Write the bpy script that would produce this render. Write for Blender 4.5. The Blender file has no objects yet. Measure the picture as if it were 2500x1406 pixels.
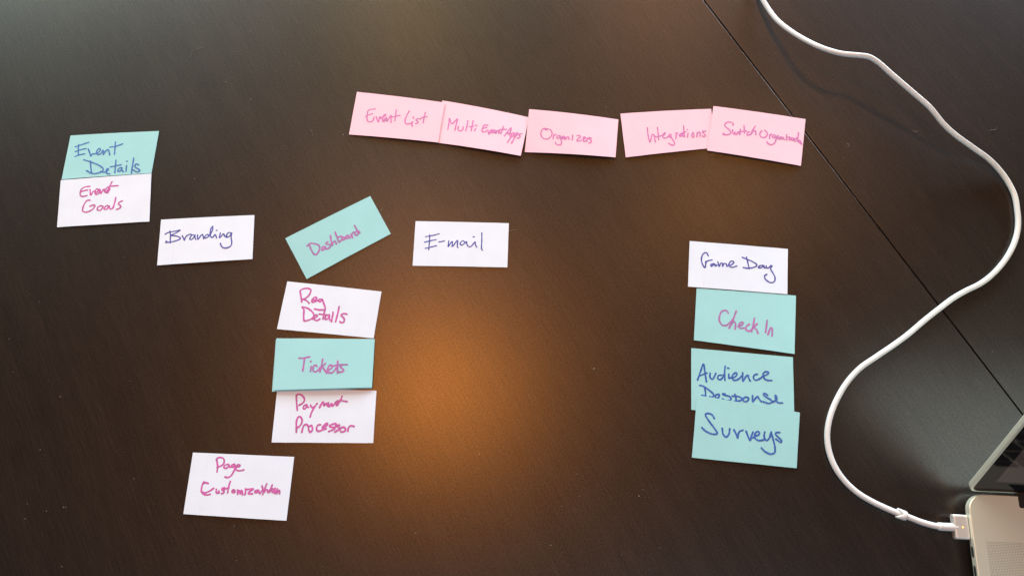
import bpy, bmesh, math, random
from mathutils import Vector, Matrix
random.seed(7)
sc = bpy.context.scene
COL = sc.collection
MM = 0.001

# measured layout of the table top (millimetres; x right, y away from the viewer, z up from the table)
DATA = {
    "H": 541.01055,
    "pitch": 0.29234,
    "roll": -0.0829,
    "seam": [[190.76, 414.66], [0.41991, -0.90756]],
    "specks": [[-190.31, 377.12], [-233.94, 371.4], [-158.96, 316.34], [-134.88, 313.71], [-211.57, 351.81], [-370.81, 367.23], [-132.13, 310.34], [-157.9, 312.73], [243.77, 353.65], [256.56, 346.27], [381.5, 285.37], [369.64, 392.26], [436.29, 310.1], [281.11, 250.47], [354.55, 250.46], [-367.84, 28.95], [-340.7, 24.34], [-338.86, 24.05], [-368.3, 18.35], [-351.52, 106.26], [-353.15, 22.59], [-337.73, -16.56], [-289.91, 40.48], [-136.82, -26.97], [-23.34, 45.57], [357.77, 81.52], [285.88, 162.03], [-101.3, 238.74], [9.29, 319.09], [92.43, 315.24], [-100.25, 240.46], [-95.44, 232.41], [-256.78, 280.5], [-34.23, 37.54], [195.03, 93.05], [-362.1, 119.8], [-298.6, 113.86], [310.44, 23.98], [-83.32, -13.73], [-309.92, 190.75], [56.99, 93.59], [78.97, -1.2], [12.45, -29.56]],
    "cable": [
        [239.55, 424.82, 3],
        [239.77, 413.52, 4],
        [240.7, 405.29, 5],
        [242.87, 396.17, 6],
        [246.72, 381.66, 9],
        [252.43, 368.55, 13],
        [260.98, 352.01, 20],
        [270.85, 336.61, 28],
        [281.22, 328.13, 32],
        [292.51, 323.22, 35],
        [300.97, 321.07, 35],
        [306.89, 317.36, 34],
        [319.24, 304.5, 31],
        [333.71, 290.22, 27],
        [346.02, 277.73, 23.5],
        [356.29, 264.15, 19],
        [364.76, 255.8, 16],
        [379.86, 245.58, 10.5],
        [393.16, 235.4, 6.5],
        [402.2, 223.99, 3.5],
        [406.18, 214.35, 2.4],
        [407.76, 204.22, 2.2],
        [405.98, 189.81, 2.2],
        [403.93, 180.86, 2.2],
        [400.47, 172.11, 2.2],
        [394.67, 162.46, 2.2],
        [385.33, 151.51, 2.2],
        [373.03, 141.13, 2.2],
        [361.65, 134.43, 2.2],
        [347.87, 129.16, 2.2],
        [337.26, 124.31, 2.2],
        [327.82, 118.89, 2.2],
        [311.87, 109.2, 2.2],
        [296.09, 98.98, 2.2],
        [282.27, 91.24, 2.2],
        [268.89, 84.32, 2.2],
        [255.17, 76.87, 2.2],
        [244.13, 67.87, 2.2],
        [235.48, 58.15, 2.2],
        [228.01, 47.25, 2.2],
        [222.91, 36.58, 2.2],
        [220.47, 27.87, 2.3],
        [219.8, 17.63, 2.8],
        [221.56, 7.31, 3.4],
        [225.98, -2.51, 4.1],
        [232.61, -10.98, 4.9],
        [240.26, -17.2, 5.6],
        [246.1, -21, 6.2],
        [252.1, -24.52, 6.8],
        [259.9, -28.58, 7.5],
        [264.13, -30.55, 7.9],
        [270.07, -33.61, 8.3],
        [276.18, -36.13, 8.6],
        [281.67, -37.78, 8.8],
        [294.11, -39.44, 8.8],
    ],
    "fibres": [
        [[1.4, 210.84], [2.84, 210.96], [4.54, 211.44], [7.87, 211.58]],
        [[173.02, 262.59], [175.28, 263.89], [178.13, 264.68], [180.84, 264.58]],
        [[-266.84, 399.36], [-263.85, 404.96], [-260.32, 407.16], [-254.92, 408.75]],
        [[342.36, 268.93], [343.88, 269.55], [344.61, 268.34], [346.55, 269.3]],
        [[285.73, 262.77], [287.48, 262.99], [287.75, 261.07], [286.17, 260.09]],
        [[404.84, 263.89], [407.42, 264.6], [409.69, 264.2], [411.63, 266.31]],
    ],
    "cards": [
        {
            "label": "teal paper card reading Event Details in blue ink, above the white Event Goals card",
            "color": "teal",
            "ink": "blue",
            "w": 1.15,
            "loc": [-329.28, 309.47],
            "ang": -0.02582,
            "corners": [[-36.73, 20.46], [39.43, 19.58], [36.51, -19.58], [-39.21, -20.46]],
            "z": [0.4, 0.5, 0.4, 0.4],
            "bu": 0.5,
            "bv": 0,
            "words": [
                [
                    [[116, 229], [122, 321], [138, 477]],
                    [[82, 275], [140, 241], [229, 189]],
                    [[93, 386], [151, 352], [210, 332]],
                    [[103, 499], [145, 472], [209, 451]],
                    [[237, 345], [261, 430], [284, 515], [297, 468], [340, 464], [371, 417], [374, 363], [360, 352], [342, 395], [344, 459], [364, 489], [389, 474], [408, 395], [415, 414], [421, 497], [426, 485], [445, 408], [466, 393], [485, 459], [496, 512]],
                    [[532, 221], [540, 355], [548, 504]],
                    [[480, 334], [547, 319], [618, 272]],
                ],
                [
                    [[289, 630], [306, 762], [328, 909]],
                    [[210, 590], [267, 630], [324, 675], [392, 738], [443, 809], [454, 855], [442, 890], [401, 920], [357, 926], [311, 897], [266, 842]],
                    [[428, 888], [470, 912], [502, 880], [512, 845], [502, 829], [490, 860], [495, 915], [514, 954], [536, 957]],
                    [[578, 650], [583, 782], [591, 938]],
                    [[530, 797], [581, 782], [645, 763]],
                    [[651, 831], [630, 843], [619, 887], [632, 916], [652, 891], [664, 833], [664, 884], [686, 932]],
                    [[708, 789], [710, 854], [714, 918]],
                    [[700, 691], [706, 688]],
                    [[772, 623], [775, 752], [777, 972]],
                    [[843, 791], [815, 766], [802, 792], [814, 848], [848, 889], [865, 937], [840, 953], [788, 900]],
                ],
            ],
        },
        {
            "label": "white paper card reading Event Goals in pink ink, below the teal Event Details card",
            "color": "white",
            "ink": "pink",
            "w": 1.193,
            "loc": [-330.71, 267.34],
            "ang": -0.01702,
            "corners": [[-38.91, 21.09], [37.34, 21.55], [38.85, -21.55], [-37.28, -21.09]],
            "z": [0.9, 1, 0.4, 0.4],
            "bu": 0.3,
            "bv": 0,
            "words": [
                [
                    [[332, 182], [280, 187], [242, 223], [228, 305], [234, 365], [261, 389], [304, 375]],
                    [[227, 297], [265, 269], [308, 258]],
                    [[334, 253], [347, 372], [375, 292], [406, 322], [426, 283], [416, 248], [400, 262], [393, 328], [408, 367], [433, 342], [443, 260], [455, 354], [478, 282], [492, 270], [503, 327], [527, 338]],
                    [[572, 119], [549, 216], [523, 346]],
                    [[492, 300], [524, 233], [575, 211], [640, 212]],
                    [[506, 335], [530, 280], [546, 232]],
                    [[532, 347], [553, 267]],
                ],
                [
                    [[342, 480], [316, 476], [288, 531], [270, 628], [273, 703], [308, 724], [359, 697], [391, 644], [398, 595], [380, 585], [347, 605]],
                    [[459, 611], [434, 641], [431, 690], [454, 709], [482, 672], [485, 623], [459, 611]],
                    [[540, 613], [511, 643], [504, 683], [526, 694], [550, 648], [558, 624], [564, 682], [582, 693], [606, 658]],
                    [[624, 459], [616, 557], [602, 662]],
                    [[697, 539], [668, 563], [656, 595], [678, 631], [683, 664], [667, 695], [640, 708]],
                ],
            ],
        },
        {
            "label": "white paper card reading Branding in blue ink",
            "color": "white",
            "ink": "blue",
            "w": 1.003,
            "loc": [-244.34, 225.02],
            "ang": -0.02822,
            "corners": [[-38.7, 19.75], [38.35, 19.06], [38.7, -19.06], [-38.35, -19.75]],
            "z": [0.5, 0.6, 0.5, 0.5],
            "bu": 0.5,
            "bv": 0,
            "words": [
                [
                    [[107, 265], [114, 325], [119, 452], [122, 526]],
                    [[57, 332], [87, 301], [124, 287], [176, 273], [216, 261], [178, 313], [125, 365], [171, 381], [210, 410], [227, 437], [217, 465], [175, 494], [124, 512], [71, 510], [82, 487]],
                    [[244, 387], [264, 461], [274, 497], [275, 453], [294, 396], [326, 366], [343, 373]],
                    [[379, 397], [351, 384], [333, 431], [329, 475], [345, 486], [367, 445], [381, 387], [381, 437], [392, 487]],
                    [[407, 390], [413, 490], [420, 481], [441, 414], [459, 385], [467, 417], [476, 483]],
                    [[530, 415], [511, 393], [491, 420], [485, 454], [497, 470], [522, 444], [539, 406]],
                    [[564, 214], [547, 257], [540, 346], [542, 416]],
                    [[564, 214], [564, 289], [544, 407], [550, 447], [569, 464], [587, 421], [596, 403], [606, 443], [612, 479]],
                    [[606, 311], [611, 312]],
                    [[649, 374], [644, 478], [658, 459], [682, 397], [700, 454], [719, 481]],
                    [[771, 392], [744, 374], [724, 397], [718, 446], [731, 477], [751, 450], [766, 396], [766, 481], [775, 602], [771, 661], [748, 703], [712, 718], [683, 700], [663, 648], [656, 608]],
                ],
            ],
        },
        {
            "label": "tilted teal paper card reading Dashboard in pink ink, above the Reg Details card",
            "color": "teal",
            "ink": "pinkt",
            "w": 1.31,
            "loc": [-136.58, 218.18],
            "ang": 0.43119,
            "corners": [[-38.39, 20.13], [37.99, 19.09], [38, -19.09], [-37.6, -20.13]],
            "z": [0.5, 0.6, 0.5, 0.5],
            "bu": 0.3,
            "bv": 0,
            "words": [
                [
                    [[163, 370], [183, 368], [183, 493], [188, 599], [201, 629]],
                    [[163, 370], [202, 355], [245, 403], [274, 477], [270, 540], [245, 595], [204, 632], [187, 605]],
                    [[323, 565], [303, 551], [285, 573], [283, 613], [310, 601], [329, 572], [321, 621], [344, 639]],
                    [[374, 503], [354, 506], [353, 539], [379, 577], [377, 617], [349, 635], [318, 618]],
                    [[430, 404], [412, 511], [399, 624], [414, 581], [441, 552], [445, 582], [444, 633]],
                    [[490, 385], [484, 490], [482, 624], [501, 611], [527, 572], [523, 525], [496, 520]],
                    [[535, 572], [519, 588], [523, 619], [542, 623], [554, 593], [540, 569]],
                    [[552, 600], [571, 587]],
                    [[590, 574], [573, 580], [563, 620], [575, 634], [597, 608], [599, 584], [598, 652]],
                    [[624, 595], [623, 680], [630, 619], [648, 579], [664, 579]],
                    [[703, 598], [677, 593], [663, 630], [674, 668], [701, 655], [716, 612]],
                    [[704, 451], [704, 547], [704, 642], [718, 649]],
                ],
            ],
        },
        {
            "label": "white paper card reading E-mail in blue ink, right of the tilted Dashboard card",
            "color": "white",
            "ink": "blue",
            "w": 0.925,
            "loc": [-37.93, 202.82],
            "ang": -0.1097,
            "corners": [[-38, 19.07], [37.86, 18.82], [37.91, -18.82], [-37.76, -19.07]],
            "z": [0.5, 0.5, 0.6, 0.5],
            "bu": 0.3,
            "bv": 0,
            "words": [
                [
                    [[160, 311], [164, 431], [161, 571], [161, 640]],
                    [[119, 350], [168, 331], [215, 309], [261, 278]],
                    [[111, 475], [162, 446], [232, 412]],
                    [[124, 612], [175, 585], [240, 548]],
                    [[264, 463], [295, 454], [322, 435]],
                    [[369, 434], [367, 503], [366, 568], [385, 503], [405, 447], [409, 502], [406, 557], [417, 546], [441, 471], [461, 420], [463, 500], [462, 559], [470, 581]],
                    [[540, 456], [520, 427], [500, 453], [491, 498], [504, 523], [527, 502], [547, 466], [558, 441], [561, 485], [574, 540], [594, 562], [612, 538], [634, 482], [650, 446], [654, 511], [669, 562]],
                    [[626, 332], [638, 332]],
                    [[716, 237], [719, 388], [719, 548], [722, 608], [730, 627]],
                ],
            ],
        },
        {
            "label": "white paper card reading Reg Details in pink ink, between the Dashboard and Tickets cards",
            "color": "white",
            "ink": "pink",
            "w": 1.307,
            "loc": [-144.08, 157.23],
            "ang": -0.18965,
            "corners": [[-38.08, 19.55], [38.22, 18.95], [38.27, -18.95], [-38.41, -19.55]],
            "z": [0.5, 0.6, 0.7, 0.5],
            "bu": 0.4,
            "bv": 0,
            "words": [
                [
                    [[155, 170], [173, 262], [197, 399]],
                    [[156, 175], [173, 135], [222, 103], [261, 116], [268, 168], [254, 256], [219, 326], [199, 340]],
                    [[199, 340], [237, 354], [277, 409]],
                    [[299, 336], [329, 330], [344, 290], [328, 267], [310, 297], [300, 346], [308, 381], [333, 366], [361, 329]],
                    [[395, 300], [374, 305], [369, 337], [384, 355], [402, 320], [405, 298], [426, 378], [449, 458], [451, 505], [401, 525], [345, 516]],
                ],
                [
                    [[211, 501], [253, 508], [298, 541], [335, 596], [351, 645], [345, 698], [319, 745], [266, 781], [252, 727], [238, 563]],
                    [[211, 501], [230, 533]],
                    [[343, 730], [371, 693], [388, 659], [375, 635], [357, 654], [357, 706], [371, 745], [397, 745], [419, 710]],
                    [[454, 509], [450, 604], [453, 708]],
                    [[402, 614], [441, 612], [477, 615]],
                    [[508, 608], [483, 619], [472, 673], [481, 713], [500, 688], [511, 613], [513, 665], [525, 715]],
                    [[544, 585], [543, 659], [544, 742]],
                    [[539, 550], [542, 552]],
                    [[593, 417], [592, 544], [586, 734]],
                    [[686, 556], [657, 551], [631, 578], [631, 599], [660, 640], [672, 685], [664, 734], [649, 742], [629, 725]],
                ],
            ],
        },
        {
            "label": "blank teal paper card lying almost hidden under the Tickets card",
            "color": "teal",
            "ink": None,
            "w": 1,
            "loc": [-149.1, 113.95],
            "ang": -0.06874,
            "corners": [[-38.49, 20.21], [38.41, 18.82], [38.06, -18.82], [-37.98, -20.21]],
            "z": [0.7, 0.7, 1.1, 1],
            "bu": 0.4,
            "bv": 0,
            "words": [
            ],
        },
        {
            "label": "teal paper card reading Tickets in pink ink, lying on a second teal card",
            "color": "teal",
            "ink": "pinkt",
            "w": 1.33,
            "loc": [-148.49, 114.7],
            "ang": -0.07427,
            "corners": [[-38.69, 20.2], [38.04, 18.78], [38.09, -18.78], [-37.44, -20.2]],
            "z": [1, 1, 2.2, 2],
            "bu": 0.5,
            "bv": 0,
            "words": [
                [
                    [[245, 394], [279, 396], [318, 383], [352, 369]],
                    [[301, 401], [298, 514], [292, 644]],
                    [[374, 563], [373, 610], [371, 656]],
                    [[365, 459], [369, 463]],
                    [[432, 559], [422, 536], [405, 545], [395, 601], [401, 653], [421, 667], [442, 644], [464, 584]],
                    [[487, 418], [481, 518], [467, 669]],
                    [[517, 504], [496, 547], [478, 584]],
                    [[487, 565], [509, 623], [535, 699]],
                    [[542, 624], [566, 624], [586, 577], [583, 544], [564, 539], [546, 595], [543, 652], [563, 691], [587, 691], [610, 654], [632, 588]],
                    [[593, 558], [640, 540], [688, 532], [736, 530]],
                    [[640, 459], [642, 579], [645, 698]],
                    [[688, 536], [670, 560], [680, 594], [703, 628], [702, 661], [683, 675], [647, 684]],
                ],
            ],
        },
        {
            "label": "white paper card reading Payment Processor in pink ink, below the Tickets card",
            "color": "white",
            "ink": "pink",
            "w": 1.305,
            "loc": [-148.46, 75.02],
            "ang": -0.09866,
            "corners": [[-38.18, 20.36], [37.81, 19.46], [38.23, -19.46], [-37.86, -20.36]],
            "z": [0.35, 0.35, 0.5, 0.5],
            "bu": 0,
            "bv": 0.2,
            "words": [
                [
                    [[198, 132], [204, 207], [214, 314], [224, 406]],
                    [[200, 141], [213, 109], [239, 112], [271, 155], [285, 204], [280, 249], [259, 290], [236, 313]],
                    [[312, 301], [289, 320], [282, 373], [292, 382], [310, 355], [317, 310], [318, 336], [333, 349]],
                    [[352, 308], [361, 344], [376, 352], [389, 334]],
                    [[415, 275], [390, 352], [367, 450], [358, 526]],
                    [[461, 277], [450, 305], [443, 354], [455, 304], [473, 241], [482, 267], [486, 312], [497, 285], [510, 266], [516, 302], [532, 328]],
                    [[529, 256], [526, 310], [541, 328], [554, 282], [565, 273], [565, 318], [579, 308], [595, 254], [617, 216]],
                    [[515, 279], [540, 301], [564, 300]],
                    [[659, 128], [650, 188], [633, 252], [617, 307], [606, 280], [613, 235], [646, 211], [713, 226]],
                    [[620, 280], [637, 234]],
                ],
                [
                    [[235, 809], [231, 718], [226, 631], [234, 551], [249, 520], [269, 542], [281, 594], [275, 664], [256, 708], [238, 726]],
                    [[290, 808], [295, 734], [311, 672], [330, 667], [346, 698]],
                    [[378, 684], [355, 706], [356, 767], [370, 806], [387, 784], [392, 732], [380, 684]],
                    [[467, 668], [446, 673], [432, 722], [439, 775], [463, 787], [485, 765], [503, 738]],
                    [[488, 712], [516, 703], [537, 658], [534, 640], [514, 658], [494, 703], [494, 747], [506, 751], [526, 738]],
                    [[619, 641], [584, 657], [557, 688], [577, 710], [610, 718], [607, 745], [555, 790]],
                    [[658, 673], [627, 673], [619, 687], [643, 708], [658, 726], [645, 762], [614, 797]],
                    [[704, 707], [676, 717], [666, 761], [679, 796], [707, 787], [720, 742], [704, 707]],
                    [[744, 777], [747, 724], [760, 688], [778, 679], [802, 691]],
                ],
            ],
        },
        {
            "label": "white paper card reading Page Customization in pink ink, alone at the lower left",
            "color": "white",
            "ink": "pink",
            "w": 1.19,
            "loc": [-211.54, 29.26],
            "ang": -0.13046,
            "corners": [[-38.5, 21.8], [37.78, 22.51], [38.46, -22.51], [-37.74, -21.8]],
            "z": [0.5, 0.6, 0.7, 0.5],
            "bu": 0.4,
            "bv": 0,
            "words": [
                [
                    [[246, 108], [264, 203], [268, 297]],
                    [[249, 108], [266, 202]],
                    [[243, 104], [252, 74], [280, 61], [310, 75], [323, 122], [313, 180], [271, 221]],
                    [[364, 166], [337, 183], [329, 221], [347, 234], [368, 209], [376, 170], [382, 208], [399, 207]],
                    [[427, 157], [405, 173], [402, 206], [419, 205], [430, 162], [436, 227], [427, 294], [404, 357], [377, 378], [353, 371]],
                    [[442, 203], [476, 196], [485, 172], [465, 164], [447, 198], [449, 245], [481, 262], [526, 244]],
                ],
                [
                    [[198, 490], [165, 481], [147, 506], [140, 582], [147, 628], [177, 644], [215, 617], [259, 562]],
                    [[147, 633], [174, 668], [203, 675], [233, 660]],
                    [[155, 468], [144, 506]],
                    [[286, 578], [290, 625], [303, 637], [312, 613], [309, 586], [319, 631]],
                    [[363, 543], [339, 564], [350, 587], [365, 599], [362, 627], [343, 638]],
                    [[411, 441], [402, 531], [401, 619]],
                    [[360, 576], [381, 556], [406, 544]],
                    [[453, 568], [439, 592], [446, 610], [466, 609], [469, 585], [453, 568]],
                    [[447, 592], [464, 595]],
                    [[493, 569], [499, 638], [506, 577], [518, 595], [524, 631], [531, 570], [541, 593], [548, 638]],
                    [[568, 544], [573, 599], [570, 636]],
                    [[583, 552], [644, 537], [611, 586], [602, 615], [642, 616]],
                    [[522, 603], [537, 584]],
                    [[688, 552], [666, 563], [666, 591], [685, 589], [700, 555], [702, 587], [715, 604]],
                    [[725, 484], [741, 547], [758, 573]],
                    [[767, 448], [754, 527], [741, 616]],
                    [[714, 591], [744, 547], [783, 543]],
                    [[784, 548], [789, 579], [806, 541]],
                    [[822, 462], [810, 523], [803, 574]],
                    [[827, 517], [823, 549], [836, 571], [851, 537], [832, 521]],
                    [[854, 510], [847, 556], [860, 587], [876, 535]],
                    [[875, 517], [872, 590], [896, 538], [903, 588]],
                    [[848, 574], [869, 554]],
                ],
            ],
        },
        {
            "label": "pink paper card reading Event List, leftmost of the pink row",
            "color": "pink",
            "ink": "pinkp",
            "w": 1.132,
            "loc": [-85.43, 321.48],
            "ang": -0.21882,
            "corners": [[-39.25, 20.51], [38.29, 19.12], [38.79, -19.12], [-37.82, -20.51]],
            "z": [0.6, 1.6, 2, 0.6],
            "bu": 0.8,
            "bv": 0,
            "words": [
                [
                    [[243, 362], [197, 379], [168, 416], [166, 531], [175, 633], [197, 676], [223, 671], [244, 620], [248, 557]],
                    [[151, 555], [180, 518], [221, 479]],
                    [[269, 542], [288, 612], [307, 665], [307, 608], [311, 534], [321, 542]],
                    [[337, 549], [363, 512], [374, 468], [364, 465], [346, 516], [346, 600], [359, 639], [381, 603], [387, 528], [398, 626], [415, 543], [432, 476], [439, 559], [446, 637]],
                    [[479, 333], [483, 465], [484, 592]],
                    [[442, 511], [485, 486], [531, 452]],
                    [[357, 608], [377, 552]],
                    [[338, 560], [319, 569]],
                ],
                [
                    [[626, 318], [604, 447], [597, 566], [610, 627], [635, 637], [671, 602]],
                    [[683, 567], [680, 653], [690, 678]],
                    [[679, 455], [688, 485]],
                    [[764, 477], [730, 485], [718, 515], [738, 553], [743, 590], [720, 606]],
                    [[804, 308], [801, 429], [800, 565]],
                    [[759, 483], [789, 432], [829, 405]],
                ],
            ],
        },
        {
            "label": "pink paper card reading Multi Event Apps, between the Event List and Organizers cards",
            "color": "pink",
            "ink": "pinkp",
            "w": 1.153,
            "loc": [-14.14, 304.18],
            "ang": -0.29172,
            "corners": [[-39.52, 20.02], [36.59, 18.78], [37.48, -18.78], [-34.55, -20.02]],
            "z": [0.5, 0.6, 2.6, 1],
            "bu": 1.2,
            "bv": 0,
            "words": [
                [
                    [[112, 662], [114, 531], [112, 396], [131, 472], [150, 515], [175, 458], [204, 377], [200, 505], [195, 653]],
                    [[228, 556], [230, 626], [249, 658], [274, 639], [286, 586], [283, 549]],
                    [[326, 380], [327, 496], [322, 629]],
                    [[387, 361], [385, 487], [383, 609]],
                    [[358, 520], [401, 492]],
                    [[429, 543], [422, 595]],
                    [[423, 456], [439, 473]],
                ],
                [
                    [[562, 403], [517, 427], [511, 485], [506, 554], [517, 589], [540, 581], [563, 538]],
                    [[506, 515], [527, 490], [554, 463]],
                    [[573, 529], [593, 617], [601, 518]],
                    [[611, 548], [630, 518], [622, 493], [609, 526], [616, 574], [639, 560]],
                    [[642, 536], [654, 497], [643, 490], [643, 547], [660, 563]],
                    [[665, 504], [668, 560], [681, 498], [692, 505], [702, 558], [707, 498]],
                    [[737, 365], [734, 453], [725, 554]],
                    [[676, 500], [719, 453], [779, 422]],
                ],
                [
                    [[770, 592], [795, 484], [826, 361], [829, 458], [824, 552]],
                    [[783, 530], [832, 491]],
                    [[847, 514], [842, 602], [820, 732]],
                    [[844, 533], [867, 470], [876, 484], [864, 558], [841, 591]],
                    [[892, 488], [887, 583], [867, 736]],
                    [[889, 513], [906, 447], [913, 467], [899, 543], [881, 568]],
                    [[959, 457], [934, 463], [929, 495], [945, 522], [943, 558], [922, 585]],
                ],
            ],
        },
        {
            "label": "pink paper card reading Organizers, middle of the pink row",
            "color": "pink",
            "ink": "pinkp",
            "w": 1.064,
            "loc": [60.65, 291.97],
            "ang": -0.18849,
            "corners": [[-38.01, 20.04], [37.86, 18.02], [37.76, -18.02], [-37.61, -20.04]],
            "z": [1.7, 0.6, 2, 0.9],
            "bu": 1.3,
            "bv": 0,
            "words": [
                [
                    [[224, 457], [200, 456], [214, 436], [247, 439], [272, 486], [282, 545], [269, 618], [238, 672], [206, 676], [171, 630], [158, 552], [168, 461], [194, 426], [223, 442]],
                    [[304, 562], [299, 604], [297, 665]],
                    [[298, 634], [307, 577], [327, 557]],
                    [[367, 573], [347, 586], [340, 638], [354, 646], [371, 603], [372, 572], [380, 653], [395, 732], [388, 784], [361, 800], [337, 776], [328, 747]],
                    [[412, 581], [392, 600], [397, 650], [410, 638], [422, 584], [419, 626], [429, 655]],
                    [[434, 603], [439, 654], [450, 600], [464, 588], [470, 618], [476, 653]],
                    [[399, 609], [419, 636]],
                    [[510, 569], [509, 658]],
                    [[505, 542], [511, 543]],
                    [[558, 544], [576, 530], [598, 557], [577, 609], [562, 653], [570, 678], [611, 644]],
                    [[628, 609], [651, 594], [650, 562], [631, 566], [629, 620], [640, 670], [658, 656]],
                    [[674, 579], [670, 665]],
                    [[671, 622], [688, 570]],
                    [[718, 580], [697, 558], [691, 586], [713, 624], [721, 654], [711, 688], [693, 701]],
                ],
            ],
        },
        {
            "label": "pink paper card reading Integrations, partly under the Switch Organization card",
            "color": "pink",
            "ink": "pinkp",
            "w": 1.099,
            "loc": [141.24, 287.34],
            "ang": -0.00207,
            "corners": [[-37.7, 20.52], [38.95, 18.18], [37.04, -18.18], [-38.29, -20.52]],
            "z": [0.6, 0.5, 0.5, 0.9],
            "bu": 0.7,
            "bv": 0,
            "words": [
                [
                    [[275, 377], [272, 516], [276, 650], [284, 719], [301, 635], [321, 546], [335, 559], [340, 632], [342, 725]],
                    [[385, 385], [384, 537], [382, 682]],
                    [[338, 580], [365, 611], [420, 590]],
                    [[434, 598], [454, 571], [462, 530], [444, 548], [430, 619], [449, 659], [474, 648], [490, 620]],
                    [[517, 572], [498, 610], [505, 654], [520, 614], [520, 572], [526, 669], [546, 757], [549, 821], [536, 844], [508, 823], [486, 787]],
                    [[581, 551], [578, 615], [571, 693]],
                    [[579, 594], [600, 560]],
                    [[653, 564], [627, 591], [613, 632], [624, 650], [645, 616], [662, 587]],
                    [[674, 394], [669, 545], [669, 669]],
                    [[636, 604], [663, 555], [688, 543]],
                    [[620, 633], [668, 652]],
                    [[713, 585], [700, 680]],
                    [[707, 495], [710, 498]],
                    [[769, 573], [751, 635], [760, 696], [774, 661], [769, 573]],
                    [[814, 591], [804, 693]],
                    [[805, 666], [827, 582], [841, 584], [841, 683]],
                    [[910, 568], [881, 563], [875, 590], [896, 649], [899, 688], [884, 702], [865, 682]],
                ],
            ],
        },
        {
            "label": "pink paper card reading Switch Organization, lying across the seam between the two tables",
            "color": "pink",
            "ink": "pinkp",
            "w": 1.205,
            "loc": [213.53, 277.2],
            "ang": -0.26279,
            "corners": [[-38.08, 21.03], [38.97, 22.03], [37.91, -22.03], [-38.8, -21.03]],
            "z": [1.3, 0.6, 1.2, 1.2],
            "bu": 0.7,
            "bv": 0,
            "words": [
                [
                    [[234, 375], [237, 340], [217, 313], [180, 318], [151, 365], [154, 420], [195, 475], [220, 523], [217, 568], [187, 599], [140, 602], [151, 576]],
                    [[238, 473], [244, 538], [260, 566], [267, 509], [273, 562], [286, 569], [293, 512]],
                    [[303, 498], [317, 554]],
                    [[318, 438], [322, 547]],
                    [[352, 345], [360, 426], [367, 506]],
                    [[299, 510], [339, 482], [386, 457]],
                    [[415, 464], [396, 503], [402, 545], [427, 526]],
                    [[471, 326], [448, 432], [430, 525]],
                    [[437, 512], [459, 439], [479, 422], [490, 506]],
                ],
                [
                    [[547, 401], [530, 472], [545, 533], [577, 544], [606, 491], [605, 427], [578, 381]],
                    [[636, 460], [638, 541]],
                    [[636, 503], [651, 439]],
                    [[688, 443], [668, 466], [674, 513], [691, 496], [700, 461], [707, 545], [693, 625], [664, 667], [631, 656], [616, 623]],
                    [[726, 447], [712, 479], [725, 518], [739, 481], [746, 522]],
                    [[754, 465], [767, 515], [775, 464], [794, 511]],
                    [[718, 488], [771, 481]],
                    [[814, 445], [820, 513]],
                    [[813, 403], [815, 413]],
                    [[828, 452], [854, 443], [846, 499], [867, 481]],
                    [[875, 446], [872, 490], [889, 495], [898, 460]],
                    [[892, 452], [911, 509]],
                    [[938, 318], [937, 404], [931, 492]],
                    [[893, 473], [929, 439]],
                    [[930, 460], [948, 507], [957, 472], [975, 509], [985, 548]],
                    [[937, 490], [979, 545]],
                ],
            ],
        },
        {
            "label": "white paper card reading Game Day in blue ink, above the teal Check In card",
            "color": "white",
            "ink": "blue",
            "w": 1.051,
            "loc": [178.81, 164.02],
            "ang": -0.17297,
            "corners": [[-38.22, 19.06], [38.92, 18.73], [37.93, -18.73], [-38.63, -19.06]],
            "z": [0.5, 0.9, 0.9, 0.5],
            "bu": 0.3,
            "bv": 0,
            "words": [
                [
                    [[195, 302], [171, 230], [144, 260], [126, 373], [138, 491], [165, 566], [170, 495], [174, 429]],
                    [[168, 438], [201, 401], [233, 385]],
                    [[250, 462], [225, 486], [229, 525], [253, 482], [262, 460], [267, 509], [285, 486]],
                    [[293, 415], [303, 483], [308, 512], [325, 440], [339, 437], [342, 507], [357, 444], [376, 441], [386, 499]],
                    [[399, 477], [435, 451], [453, 388], [434, 371], [412, 415], [408, 486], [441, 510], [484, 473]],
                ],
                [
                    [[582, 259], [595, 374], [612, 510]],
                    [[539, 273], [585, 305], [640, 346], [682, 398], [686, 437], [641, 485], [596, 503], [552, 495]],
                    [[746, 411], [714, 433], [707, 474], [732, 469], [759, 414], [764, 464], [778, 461]],
                    [[782, 420], [792, 469], [814, 445], [832, 401]],
                    [[842, 410], [828, 472], [852, 568], [871, 644], [867, 744], [835, 779], [789, 738], [768, 672], [770, 632], [790, 604]],
                ],
            ],
        },
        {
            "label": "teal paper card reading Check In in pink ink, just below the Game Day card",
            "color": "teal",
            "ink": "pinkt",
            "w": 1.305,
            "loc": [177.11, 122.14],
            "ang": -0.19633,
            "corners": [[-37.94, 20.87], [38.55, 23.25], [37.58, -23.25], [-38.2, -20.87]],
            "z": [0.4, 0.5, 1, 0.5],
            "bu": 0.4,
            "bv": 0,
            "words": [
                [
                    [[328, 422], [305, 380], [269, 399], [244, 488], [245, 589], [275, 658], [311, 656], [346, 602], [380, 529]],
                    [[408, 370], [380, 529], [344, 699]],
                    [[356, 650], [390, 568], [405, 607], [404, 702]],
                    [[433, 650], [472, 609], [480, 567], [458, 571], [441, 632], [456, 678], [491, 663]],
                    [[544, 587], [513, 634], [515, 698], [542, 709], [573, 670]],
                    [[591, 472], [582, 587], [567, 711]],
                    [[620, 564], [581, 644]],
                    [[586, 643], [613, 662], [632, 733]],
                ],
                [
                    [[718, 484], [713, 593], [706, 695]],
                    [[745, 647], [739, 691], [731, 732]],
                    [[735, 700], [745, 647], [759, 606], [769, 617], [773, 676], [772, 747]],
                ],
            ],
        },
        {
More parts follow.
